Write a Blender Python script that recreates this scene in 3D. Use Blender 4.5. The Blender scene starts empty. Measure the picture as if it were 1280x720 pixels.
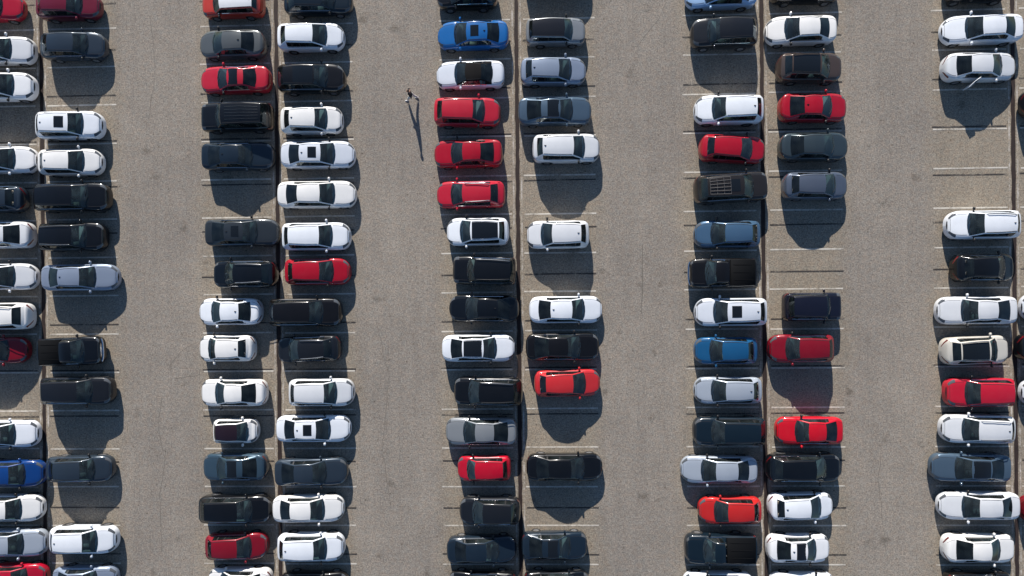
import bpy, math, random
import numpy as np
from mathutils import Vector, Matrix
R = math.radians
SC = bpy.context.scene
COL = SC.collection

# ------------------------------------------------------------------ camera
CAM_H = 43.0
FPX = 18.4 * CAM_H                      # focal length in pixels of a 1280 wide frame
cd = bpy.data.cameras.new('camera'); cam = bpy.data.objects.new('camera', cd); COL.objects.link(cam)
cd.sensor_width = 36.0; cd.lens = FPX / 1280 * 36.0
cd.shift_y = 35 / 1280; cd.clip_start = 1; cd.clip_end = 3000
cam.matrix_world = Matrix.Translation((0, 0, CAM_H)) @ Matrix.Rotation(R(-0.5), 4, 'Z') @ Matrix.Rotation(R(1.6), 4, 'Y')
SC.camera = cam
# ------------------------------------------------------------------ sky and sun
SUN_EL, SUN_AZ = 22.0, 9.0              # the sun stands to the north, a little west
w = bpy.data.worlds.new('World'); SC.world = w; w.use_nodes = True
nt = w.node_tree; bg = nt.nodes['Background']
sky = nt.nodes.new('ShaderNodeTexSky'); sky.sky_type = 'NISHITA'; sky.sun_disc = False
sky.sun_elevation = R(SUN_EL); sky.sun_rotation = R(-SUN_AZ)
nt.links.new(sky.outputs[0], bg.inputs[0]); bg.inputs[1].default_value = 0.072
sky.ozone_density = 4.0; sky.dust_density = 0.3
sd = bpy.data.lights.new('sun', 'SUN'); sun = bpy.data.objects.new('sun', sd); COL.objects.link(sun)
sd.energy = 5.0; sd.angle = R(0.5); sd.color = (1.0, 0.94, 0.87)
dvec = Vector((math.sin(R(SUN_AZ)) * math.cos(R(SUN_EL)), -math.cos(R(SUN_AZ)) * math.cos(R(SUN_EL)), -math.sin(R(SUN_EL))))
sun.rotation_euler = dvec.to_track_quat('-Z', 'Y').to_euler(); sun.location = -dvec * 80
vs = SC.view_settings
vs.view_transform = 'Standard'; vs.look = 'None'; vs.gamma = 1; vs.use_curve_mapping = False; vs.exposure = 0.66

# ------------------------------------------------------------------ helpers
def s2l(c):
    return tuple(((v / 255 / 12.92) if v / 255 <= .04045 else ((v / 255 + .055) / 1.055) ** 2.4) for v in c)

def mesh_obj(name, me, mat=None, parent=None):
    o = bpy.data.objects.new(name, me); COL.objects.link(o)
    if parent: o.parent = parent
    if mat:
        if not me.materials: me.materials.append(mat)
        if me.materials[0] is not mat:
            o.material_slots[0].link = 'OBJECT'; o.material_slots[0].material = mat
    return o

def make_mesh(name, V, F, smooth=True, ang=62):
    me = bpy.data.meshes.new(name)
    me.from_pydata([tuple(map(float, v)) for v in V], [], [list(map(int, f)) for f in F])
    me.update()
    if smooth:
        me.shade_smooth(); me.set_sharp_from_angle(angle=R(ang))
    return me

def compact(name, V, F, **k):
    used = sorted({i for f in F for i in f}); m = {i: n for n, i in enumerate(used)}
    return make_mesh(name, [V[i] for i in used], [[m[i] for i in f] for f in F], **k)

class MB:
    """collects simple solids into one mesh"""
    def __init__(s): s.V = []; s.F = []
    def add(s, V, F):
        n = len(s.V); s.V += [tuple(v) for v in V]; s.F += [[i + n for i in f] for f in F]; return s
    def box(s, c, d, taper=1.0, M=None):
        x, y, z = d[0] / 2, d[1] / 2, d[2] / 2
        V = [(-x, -y, -z), (x, -y, -z), (x, y, -z), (-x, y, -z), (-x * taper, -y * taper, z), (x * taper, -y * taper, z), (x * taper, y * taper, z), (-x * taper, y * taper, z)]
        if M is not None: V = [tuple(M @ Vector(v)) for v in V]
        V = [(v[0] + c[0], v[1] + c[1], v[2] + c[2]) for v in V]
        return s.add(V, [(3, 2, 1, 0), (4, 5, 6, 7), (0, 1, 5, 4), (1, 2, 6, 5), (2, 3, 7, 6), (3, 0, 4, 7)])
    def rbox(s, c, d, b, M=None):
        """box with chamfered top and vertical edges"""
        x, y, z = d[0] / 2, d[1] / 2, d[2] / 2
        def ring(ix, z): 
            X, Y = x - ix, y - ix
            return [(-X + b, -Y, z), (X - b, -Y, z), (X, -Y + b, z), (X, Y - b, z), (X - b, Y, z), (-X + b, Y, z), (-X, Y - b, z), (-X, -Y + b, z)]
        V = ring(0, -z) + ring(0, z - b) + ring(b, z)
        F = [tuple(range(7, -1, -1)), tuple(range(16, 24))]
        for a in (0, 8):
            for i in range(8): F.append((a + i, a + (i + 1) % 8, a + 8 + (i + 1) % 8, a + 8 + i))
        if M is not None: V = [tuple(M @ Vector(v)) for v in V]
        return s.add([(v[0] + c[0], v[1] + c[1], v[2] + c[2]) for v in V], F)
    def tube(s, pts, r, n=6):
        pts = [Vector(p) for p in pts]; base = len(s.V)
        for i, p in enumerate(pts):
            t = (pts[min(i + 1, len(pts) - 1)] - pts[max(i - 1, 0)]).normalized()
            a = t.cross(Vector((0, 0, 1)));  a = a.normalized() if a.length > .01 else Vector((1, 0, 0))
            b = t.cross(a)
            for k in range(n):
                q = p + (a * math.cos(2 * math.pi * k / n) + b * math.sin(2 * math.pi * k / n)) * r
                s.V.append(tuple(q))
        for i in range(len(pts) - 1):
            for k in range(n):
                s.F.append([base + i * n + k, base + i * n + (k + 1) % n, base + (i + 1) * n + (k + 1) % n, base + (i + 1) * n + k])
        s.F.append([base + k for k in range(n)]); s.F.append([base + (len(pts) - 1) * n + k for k in range(n)][::-1])
        return s
    def mesh(s, name, **k): return make_mesh(name, s.V, s.F, **k)

def empty(name, loc, rz=0):
    o = bpy.data.objects.new(name, None); COL.objects.link(o); o.location = loc; o.rotation_euler = (0, 0, rz)
    o.empty_display_size = .2; return o

def newmat(name):
    m = bpy.data.materials.new(name); m.use_nodes = True
    return m, m.node_tree, m.node_tree.nodes['Principled BSDF']

def N(nt, kind, **kw):
    n = nt.nodes.new(kind)
    for k, v in kw.items():
        if k in n.inputs: n.inputs[k].default_value = v
        else: setattr(n, k, v)
    return n

def simple(name, col, rough=.5, metal=0, coat=0, spec=.5):
    m, nt, b = newmat(name)
    b.inputs['Base Color'].default_value = (*col, 1); b.inputs['Roughness'].default_value = rough
    b.inputs['Metallic'].default_value = metal; b.inputs['Coat Weight'].default_value = coat
    b.inputs['Coat Roughness'].default_value = .06; b.inputs['Specular IOR Level'].default_value = spec
    return m

def paint(name, col, metal=0.0, rough=.35):
    """car paint: clear coat over a base with a film of dust"""
    m, nt, b = newmat(name)
    tc = N(nt, 'ShaderNodeTexCoord')
    n1 = N(nt, 'ShaderNodeTexNoise', Scale=2.2, Detail=5.0, Roughness=.65)
    nt.links.new(tc.outputs['Object'], n1.inputs['Vector'])
    mr = N(nt, 'ShaderNodeMapRange'); mr.inputs[1].default_value = .42; mr.inputs[2].default_value = .78; lum = sum(col) / 3; mr.inputs[3].default_value = 0.0; mr.inputs[4].default_value = .004 + .08 * min(1, lum * 2)
    nt.links.new(n1.outputs[0], mr.inputs[0])
    mx = N(nt, 'ShaderNodeMix', data_type='RGBA'); nt.links.new(mr.outputs[0], mx.inputs[0])
    mx.inputs[6].default_value = (*col, 1); mx.inputs[7].default_value = (.30, .275, .25, 1)
    nt.links.new(mx.outputs[2], b.inputs['Base Color'])
    b.inputs['Metallic'].default_value = metal; b.inputs['Roughness'].default_value = rough
    b.inputs['Coat Weight'].default_value = .8; b.inputs['Specular IOR Level'].default_value = .25
    cr = N(nt, 'ShaderNodeMapRange'); cr.inputs[1].default_value = .35; cr.inputs[2].default_value = .8; cr.inputs[3].default_value = .05; cr.inputs[4].default_value = .16
    nt.links.new(n1.outputs[0], cr.inputs[0]); nt.links.new(cr.outputs[0], b.inputs['Coat Roughness'])
    return m

def glassmat(name, tint, refl=(.8, .9, .95), dust=.05):
    m = bpy.data.materials.new(name); m.use_nodes = True; nt = m.node_tree
    nt.nodes.remove(nt.nodes['Principled BSDF']); out = nt.nodes['Material Output']; L = nt.links.new
    tr = N(nt, 'ShaderNodeBsdfTransparent', Color=(*tint, 1)); gl = N(nt, 'ShaderNodeBsdfGlossy', Color=(*refl, 1), Roughness=.03)
    df = N(nt, 'ShaderNodeBsdfDiffuse', Color=(.36, .46, .48, 1))
    tc = N(nt, 'ShaderNodeTexCoord'); no = N(nt, 'ShaderNodeTexNoise', Scale=1.7, Detail=4.0); L(tc.outputs['Object'], no.inputs['Vector'])
    mr = N(nt, 'ShaderNodeMapRange'); mr.inputs[1].default_value = .3; mr.inputs[2].default_value = .75; mr.inputs[3].default_value = dust * .4; mr.inputs[4].default_value = dust * 2
    L(no.outputs[0], mr.inputs[0])
    m0 = N(nt, 'ShaderNodeMixShader'); L(mr.outputs[0], m0.inputs[0]); L(tr.outputs[0], m0.inputs[1]); L(df.outputs[0], m0.inputs[2])
    fr = N(nt, 'ShaderNodeFresnel', IOR=1.55); ms = N(nt, 'ShaderNodeMixShader')
    L(fr.outputs[0], ms.inputs[0]); L(m0.outputs[0], ms.inputs[1]); L(gl.outputs[0], ms.inputs[2])
    L(ms.outputs[0], out.inputs[0]); return m

# ------------------------------------------------------------------ ground materials
MED0, MEDP = -33.72, 16.49              # first row divider, distance between dividers
def asphalt_nodes(nt):
    """weathered asphalt colour; returns the colour socket and a fine-grain socket"""
    L = nt.links.new
    geo = N(nt, 'ShaderNodeNewGeometry')
    def noise(scale, det, rough=.55, vec=None, dist=0.0):
        n = N(nt, 'ShaderNodeTexNoise', Scale=scale, Detail=det, Roughness=rough, Distortion=dist)
        L(vec or geo.outputs['Position'], n.inputs['Vector']); return n
    def ramp(src, pts):
        r = N(nt, 'ShaderNodeValToRGB'); L(src, r.inputs[0]); e = r.color_ramp.elements
        while len(e) < len(pts): e.new(.5)
        for q, (p, c) in zip(e, pts): q.position = p; q.color = (*c, 1) if len(c) == 3 else c
        return r
    def mix(kind, fac, a, b):
        m = N(nt, 'ShaderNodeMix', data_type='RGBA', blend_type=kind)
        if isinstance(fac, float): m.inputs[0].default_value = fac
        else: L(fac, m.inputs[0])
        for s, i in ((a, 6), (b, 7)):
            if isinstance(s, tuple): m.inputs[i].default_value = (*s, 1)
            else: L(s, m.inputs[i])
        return m.outputs[2]
    # wear across one double bay: tyre-polished aisle (cooler), bays (browner)
    sx = N(nt, 'ShaderNodeSeparateXYZ'); L(geo.outputs['Position'], sx.inputs[0])
    wob = noise(.22, 3.0)
    a = N(nt, 'ShaderNodeMath', operation='MULTIPLY_ADD'); L(wob.outputs[0], a.inputs[0]); a.inputs[1].default_value = 3.2; L(sx.outputs[0], a.inputs[2])
    b = N(nt, 'ShaderNodeMath', operation='SUBTRACT'); L(a.outputs[0], b.inputs[0]); b.inputs[1].default_value = MED0 + 1.6
    c = N(nt, 'ShaderNodeMath', operation='PINGPONG'); L(b.outputs[0], c.inputs[0]); c.inputs[1].default_value = MEDP / 2
    d = N(nt, 'ShaderNodeMath', operation='DIVIDE'); L(c.outputs[0], d.inputs[0]); d.inputs[1].default_value = MEDP / 2
    base = ramp(d.outputs[0], [(0, AS_BAY), (.55, AS_BAY), (.72, AS_AISLE), (1, AS_AISLE)]).outputs[0]
    big = noise(.11, 5.0, .6); base = mix('MULTIPLY', 1.0, base, ramp(big.outputs[0], [(.3, (.87, .87, .88)), (.7, (1.10, 1.09, 1.07))]).outputs[0])
    mid = noise(.9, 4.0, .6); base = mix('MULTIPLY', 1.0, base, ramp(mid.outputs[0], [(.3, (.93, .93, .93)), (.72, (1.06, 1.06, 1.06))]).outputs[0])
    # long drag marks along the aisles
    mp = N(nt, 'ShaderNodeMapping'); L(geo.outputs['Position'], mp.inputs[0]); mp.inputs['Scale'].default_value = (1.6, .06, 1)
    drag = noise(1.0, 4.0, .6, mp.outputs[0]); base = mix('MULTIPLY', .7, base, ramp(drag.outputs[0], [(.35, (.92, .92, .93)), (.65, (1.05, 1.05, 1.05))]).outputs[0])
    # stone chips
    g1 = noise(4.6, 3.0, .7); base = mix('MULTIPLY', 1.0, base, ramp(g1.outputs[0], [(.28, (.80, .795, .79)), (.5, (1, 1, 1)), (.74, (1.18, 1.175, 1.16))]).outputs[0])
    g2 = noise(11.0, 3.0, .7); base = mix('MULTIPLY', 1.0, base, ramp(g2.outputs[0], [(.27, (.48, .47, .46)), (.5, (1, 1, 1)), (.73, (1.58, 1.56, 1.52))]).outputs[0])
    hue = noise(3.1, 3.0); base = mix('MULTIPLY', .8, base, ramp(hue.outputs[0], [(.33, (1.05, .99, .95)), (.66, (.96, 1.0, 1.03))]).outputs[0])
    # oil drips
    vo = N(nt, 'ShaderNodeTexVoronoi', Scale=.38); L(geo.outputs['Position'], vo.inputs['Vector'])
    st = noise(2.0, 3.0); sm = N(nt, 'ShaderNodeMath', operation='MULTIPLY_ADD'); L(st.outputs[0], sm.inputs[0]); sm.inputs[1].default_value = .55; L(vo.outputs['Distance'], sm.inputs[2])
    base = mix('MULTIPLY', 1.0, base, ramp(sm.outputs[0], [(.30, (.70, .69, .68)), (.42, (1, 1, 1))]).outputs[0])
    # scattered dark specks
    v2 = N(nt, 'ShaderNodeTexVoronoi', Scale=1.3); L(geo.outputs['Position'], v2.inputs['Vector'])
    base = mix('MULTIPLY', 1.0, base, ramp(v2.outputs['Distance'], [(.05, (.62, .60, .58)), (.10, (1, 1, 1))]).outputs[0])
    return base, g2.outputs[0], noise, ramp, mix
AS_BAY = (.264, .229, .181); AS_AISLE = (.255, .228, .195)

def ground_material():
    m, nt, b = newmat('weathered_asphalt')
    col, g, noise, ramp, mix = asphalt_nodes(nt)
    nt.links.new(col, b.inputs['Base Color']); b.inputs['Roughness'].default_value = .9; b.inputs['Specular IOR Level'].default_value = .2
    bp = N(nt, 'ShaderNodeBump', Strength=.35, Distance=.02); nt.links.new(g, bp.inputs['Height']); nt.links.new(bp.outputs[0], b.inputs['Normal'])
    return m

def line_material(name, colr, lo, hi, scale=5.0):
    """worn line: paint that has flaked back to the asphalt in places"""
    m, nt, b = newmat(name)
    col, g, noise, ramp, mix = asphalt_nodes(nt)
    n1 = noise(scale, 5.0, .7); n2 = noise(.8, 3.0, .6)
    s = N(nt, 'ShaderNodeMath', operation='ADD'); nt.links.new(n1.outputs[0], s.inputs[0]); nt.links.new(n2.outputs[0], s.inputs[1])
    f = N(nt, 'ShaderNodeMapRange'); f.inputs[1].default_value = lo; f.inputs[2].default_value = hi; nt.links.new(s.outputs[0], f.inputs[0])
    c = mix('MIX', f.outputs[0], col, colr)
    nt.links.new(c, b.inputs['Base Color']); b.inputs['Roughness'].default_value = .8
    return m

def drain_material():
    m, nt, b = newmat('rusty_brown_joint')
    geo = N(nt, 'ShaderNodeNewGeometry')
    mp = N(nt, 'ShaderNodeMapping'); nt.links.new(geo.outputs['Position'], mp.inputs[0]); mp.inputs['Scale'].default_value = (9, 1.6, 1)
    n = N(nt, 'ShaderNodeTexNoise', Scale=1.4, Detail=6.0, Roughness=.7); nt.links.new(mp.outputs[0], n.inputs['Vector'])
    r = N(nt, 'ShaderNodeValToRGB'); nt.links.new(n.outputs[0], r.inputs[0]); e = r.color_ramp.elements
    e[0].position = .3; e[0].color = (.008, .005, .0045, 1); e[1].position = .75; e[1].color = (.040, .021, .017, 1)
    nt.links.new(r.outputs[0], b.inputs['Base Color']); b.inputs['Roughness'].default_value = .85
    bp = N(nt, 'ShaderNodeBump', Strength=.5, Distance=.03); nt.links.new(n.outputs[0], bp.inputs['Height']); nt.links.new(bp.outputs[0], b.inputs['Normal'])
    return m

# ------------------------------------------------------------------ the parking lot
def sheet(x0, y0, x1, y1, z): return [(x0, y0, z), (x1, y0, z), (x1, y1, z), (x0, y1, z)], [(0, 1, 2, 3)]
ground = mesh_obj('ground', make_mesh('ground', *sheet(-900, -900, 900, 900, 0), smooth=False), ground_material())
ground['kind'] = 'structure'
M_white = line_material('worn_white_paint', (.58, .54, .47), .72, 1.08)
M_black = line_material('worn_black_paint', (.040, .034, .030), .70, 1.0)
M_edge = line_material('faint_white_paint', (.52, .48, .43), .94, 1.24, 3.0)
M_rust = drain_material()
M_crack = simple('crack_filler', (.135, .12, .10), .9)
WY0, WP, DY0, DP = 20.148, 2.6428, 21.864, 3.1697
rng = random.Random(4)
me_line = make_mesh('painted_line', *sheet(-2.5, -.05, 2.5, .05, 0), smooth=False)
for k in range(-1, 6):
    X = MED0 + MEDP * k
    if k == -1 or k == 5: continue
    # brown divider joint with ragged edges
    V = []; F = []; ys = np.arange(-24, 26.01, .5)
    for i, y in enumerate(ys):
        V += [(X - .135 + rng.uniform(-.03, .03), y, .004), (X, y, .001 + rng.uniform(0, .004)), (X + .135 + rng.uniform(-.03, .03), y, .004)]
        if i: F += [(3 * i - 3, 3 * i - 2, 3 * i + 1, 3 * i), (3 * i - 2, 3 * i - 1, 3 * i + 2, 3 * i + 1)]
    mesh_obj('divider_joint', make_mesh('divider_joint', V, F, smooth=False), M_rust, ground)
    for s in (-1, 1):
        mesh_obj('edge_line', make_mesh('edge_line', *sheet(X + s * .27 - .05, -24, X + s * .27 + .05, 26, .004), smooth=False), M_edge, ground)
    for s in (-1, 1):
        if (k == 0 and s == -1) or (k == 4 and s == 1): pass
        xa = X + s * .42; xb = X + s * 5.28
        for i in range(-1, 17):
            y = WY0 - WP * i
            o = mesh_obj('painted_line', me_line, M_white, ground)
            o.location = ((xa + xb) / 2 + rng.uniform(-.05, .05), y + rng.uniform(-.03, .03), .008); o.scale.x = abs(xb - xa) / 5; o.rotation_euler.z = R(rng.uniform(-.15, .15))
        for i in range(-1, 14):
            y = DY0 - DP * i
            o = mesh_obj('painted_line', me_line, M_black, ground)
            o.location = ((xa + xb) / 2 + rng.uniform(-.05, .05), y + rng.uniform(-.03, .03), .012); o.scale.x = abs(xb - xa) / 5; o.scale.y = .9
            o.rotation_euler.z = R(rng.uniform(-.15, .15))

def crack(pts, wd, step=.5, jit=.05):
    V = []; F = []; P = []
    for (a, b) in zip(pts[:-1], pts[1:]):
        n = max(2, int(math.dist(a, b) / step))
        P += [(a[0] + (b[0] - a[0]) * t / n, a[1] + (b[1] - a[1]) * t / n) for t in range(n)]
    P.append(pts[-1])
    P = [(x + rng.uniform(-jit, jit), y + rng.uniform(-jit, jit)) for x, y in P]
    for i, p in enumerate(P):
        q0, q1 = P[max(i - 1, 0)], P[min(i + 1, len(P) - 1)]
        t = Vector((q1[0] - q0[0], q1[1] - q0[1])).normalized(); h = wd * rng.uniform(.25, .6)
        V += [(p[0] - t.y * h, p[1] + t.x * h, .003), (p[0] + t.y * h, p[1] - t.x * h, .003)]
        if i: F.append((2 * i - 2, 2 * i - 1, 2 * i + 1, 2 * i))
    mesh_obj('crack', make_mesh('crack', V, F, smooth=False), M_crack, ground)
crack([(-24.43,-4.09),(-23.53,-3.99),(-22.74,-3.83)], .05)
crack([(-24.87,-3.26),(-24.07,-2.27),(-22.95,-1.62)], .035)
crack([(-25.39,-5.47),(-25.69,-7.23),(-25.26,-9.72),(-25.62,-12.20),(-25.48,-16.07)], .04)
crack([(7.66,4.74),(7.63,2.26),(7.56,0.10)], .06, .35, .02)
crack([(9.36,21.14),(8.81,19.86),(7.40,18.16)], .03)
crack([(-10.51,-0.18),(-9.66,-4.02),(-10.14,-8.93),(-9.52,-13.31)], .03)
crack([(23.56,-7.96),(23.22,-11.17),(23.70,-15.99)], .03)
crack([(-26.00,20.95),(-25.70,17.07),(-26.18,13.77)], .03)

# ------------------------------------------------------------------ car materials
PAINT = {}
def _p(n, rgb, metal=0., rough=.35): PAINT[n] = paint('paint_' + n, s2l(rgb), metal, rough)
for n, c, me_, ro in [
    ('white', (230, 231, 232), 0, .35), ('silverwhite', (214, 219, 226), .1, .35), ('silver', (168, 177, 188), .25, .35),
    ('silverblue', (138, 150, 168), .3, .35), ('lightgrey', (136, 140, 143), .3, .35), ('grey', (88, 92, 93), .3, .4),
    ('slate', (46, 57, 68), .3, .35), ('slate2', (54, 66, 72), .3, .35), ('bluegrey', (74, 93, 110), .3, .35), ('steel', (54, 74, 88), .3, .35),
    ('gunmetal', (47, 53, 58), .3, .35), ('charcoal', (26, 28, 32), .2, .35), ('black', (12, 13, 15), 0, .3), ('navy', (26, 39, 51), .2, .35),
    ('deepnavy', (15, 29, 39), .1, .35), ('indigo', (19, 21, 36), .1, .35), ('umber', (40, 36, 34), .2, .35), ('brown', (74, 61, 54), .2, .35),
    ('beige', (198, 193, 182), 0, .35), ('red', (172, 8, 36), 0, .35), ('crimson', (166, 12, 42), 0, .35), ('scarlet', (188, 12, 32), 0, .35),
    ('vermilion', (178, 34, 32), 0, .35), ('coral', (184, 40, 44), 0, .4), ('darkred', (124, 12, 30), .1, .35), ('maroon', (108, 22, 44), .2, .35),
    ('orange', (176, 52, 36), 0, .35), ('azure', (18, 92, 156), 0, .35), ('royal', (12, 56, 116), 0, .35), ('teal', (22, 80, 122), .1, .35),
    ('steelblue', (64, 93, 120), .2, .35), ('paleblue', (150, 182, 216), .2, .35), ('dimsilver', (84, 93, 108), .3, .35), ('plum', (30, 14, 23), 0, .5)]:
    _p(n, c, me_, ro)
for n, c, me_, ro in [('white_cool', (224, 228, 233), 0, .35), ('white_warm', (228, 227, 224), 0, .4), ('white_pearl', (216, 218, 220), .1, .35), ('black_brown', (15, 13, 12), 0, .3), ('black_blue', (10, 13, 17), 0, .3), ('red_deep', (158, 8, 32), 0, .35), ('red_faded', (176, 20, 44), 0, .45)]: _p(n, c, me_, ro)
WHITES = ['white', 'white_cool', 'white_warm', 'white_pearl', 'white_cool']; BLACKS = ['black', 'black_brown', 'black_blue']; REDS = ['red', 'red_deep', 'red_faded']
M_blackroof = paint('black_roof_panel', (.012, .012, .014), 0, .25)
M_glass = glassmat('windshield_glass', (.52, .72, .74), dust=.042); M_priv = glassmat('tinted_glass', (.14, .21, .22), dust=.02)
M_sun = simple('sunroof_glass', (.008, .010, .012), .06, 0, .3)
M_trim = simple('black_trim', (.012, .012, .013), .45); M_tyre = simple('tyre_rubber', (.018, .018, .018), .85)
M_rim = simple('alloy_rim', (.42, .43, .45), .35, .8); M_chrome = simple('chrome_trim', (.75, .76, .78), .12, 1.0)
M_lamp = simple('headlight_lens', (.09, .095, .10), .12, .1, .7); M_tail = simple('taillight_lens', (.12, .006, .008), .12, 0, .7)
M_grille = simple('grille_black', (.012, .012, .014), .35); M_under = simple('underbody_black', (.012, .012, .012), .9)
M_int = [simple('cabin_dark', (.045, .048, .05), .8), simple('cabin_grey', (.13, .13, .13), .8), simple('cabin_beige', (.32, .28, .22), .8)]
M_soft = simple('black_soft_top', (.008, .0075, .008), .8, 0, 0, .12); M_bed = simple('bed_liner', (.0065, .007, .008), .7, 0, 0, .06); M_gap = simple('panel_gap', (.02, .02, .022), .8)
M_steel = simple('rail_metal', (.38, .39, .40), .3, .9); M_rack = simple('rack_grey', (.085, .08, .08), .5); M_paper = simple('white_paper', (.7, .69, .66), .8); M_wheelblk = simple('steering_plastic', (.02, .02, .02), .6)

# ------------------------------------------------------------------ car builder
#   lengths in metres measured back from the nose; fractions f* are of the car's length
VAR = dict(
 sedan=dict(W=1.83, H=1.45, zn=.56, zh=.76, zc=.98, bf=.95, br=.99, deck=1.03, xc=.265, xrf=.43, xrr=.70, xrb=.865, wr=.62, af=0.8, pf=2.4, ar=0.6, pr=2.5, kind='sedan'),
 sedan2=dict(W=1.85, H=1.44, zn=.58, zh=.80, zc=.99, bf=.95, br=1.0, deck=1.06, xc=.28, xrf=.44, xrr=.68, xrb=.88, wr=.61, af=0.7, pf=2.6, ar=0.54, pr=2.7, kind='sedan'),
 coupe=dict(W=1.80, H=1.36, zn=.55, zh=.74, zc=.95, bf=.93, br=.98, deck=1.0, xc=.30, xrf=.45, xrr=.66, xrb=.83, wr=.58, af=.70, pf=2.4, ar=.55, pr=2.6, kind='sedan'),
 hatch=dict(W=1.80, H=1.50, zn=.60, zh=.82, zc=1.01, bf=.97, br=1.04, deck=1.06, xc=.25, xrf=.43, xrr=0.82, xrb=0.945, wr=.62, af=0.74, pf=2.4, ar=0.52, pr=2.6, kind='hatch'),
 hatch2=dict(W=1.80, H=1.52, zn=.62, zh=.84, zc=1.02, bf=.98, br=1.05, deck=1.02, xc=.24, xrf=.40, xrr=0.79, xrb=0.935, wr=.63, af=0.66, pf=2.6, ar=0.48, pr=2.7, kind='hatch'),
 mini=dict(W=1.74, H=1.46, zn=.62, zh=.84, zc=1.0, bf=.98, br=1.02, deck=1.02, xc=.25, xrf=.37, xrr=.88, xrb=.955, wr=.63, af=.50, pf=2.6, ar=.40, pr=3.0, kind='hatch'),
 micro=dict(W=1.64, H=1.50, zn=.62, zh=.86, zc=1.0, bf=.98, br=1.02, deck=1.0, xc=.20, xrf=.38, xrr=.84, xrb=.95, wr=.58, af=.50, pf=2.4, ar=.40, pr=2.8, kind='hatch'),
 micro2=dict(W=1.68, H=1.48, zn=.62, zh=.84, zc=1.0, bf=.98, br=1.02, deck=1.02, xc=.22, xrf=.36, xrr=.85, xrb=.95, wr=.60, af=.52, pf=2.6, ar=.40, pr=3.0, kind='hatch'),
 suv=dict(W=1.87, H=1.66, zn=.68, zh=.96, zc=1.12, bf=1.08, br=1.14, deck=1.14, xc=.255, xrf=.41, xrr=0.845, xrb=0.955, wr=.65, af=0.74, pf=2.5, ar=0.52, pr=2.7, kind='suv'),
 suv2=dict(W=1.90, H=1.72, zn=.72, zh=1.02, zc=1.16, bf=1.11, br=1.16, deck=1.14, xc=.25, xrf=.39, xrr=0.87, xrb=0.96, wr=.67, af=0.6, pf=2.8, ar=0.42, pr=3.0, kind='suv'),
 boxy=dict(W=1.88, H=1.78, zn=.80, zh=1.06, zc=1.16, bf=1.13, br=1.15, deck=1.12, xc=.27, xrf=.37, xrr=.92, xrb=.975, wr=.70, af=.34, pf=3.2, ar=.26, pr=4.2, kind='suv'),
 pickup=dict(W=1.95, H=1.82, zn=.80, zh=1.08, zc=1.2, bf=1.16, br=1.17, deck=1.16, xc=.25, xrf=.36, xrr=.535, xrb=.575, wr=.67, af=.42, pf=3.0, ar=.16, pr=5.0, kind='pickup'),
 pickup2=dict(W=1.95, H=1.80, zn=.78, zh=1.05, zc=1.18, bf=1.14, br=1.15, deck=1.14, xc=.26, xrf=.38, xrr=.51, xrb=.545, wr=.66, af=.5, pf=2.8, ar=.18, pr=5.0, kind='pickup'))
FR = [0, .28, .52, .72, .87, .955, 1.0, 1.0, .99, .93]
DROP = [0, .004, .014, .030, .052, .105]

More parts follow.
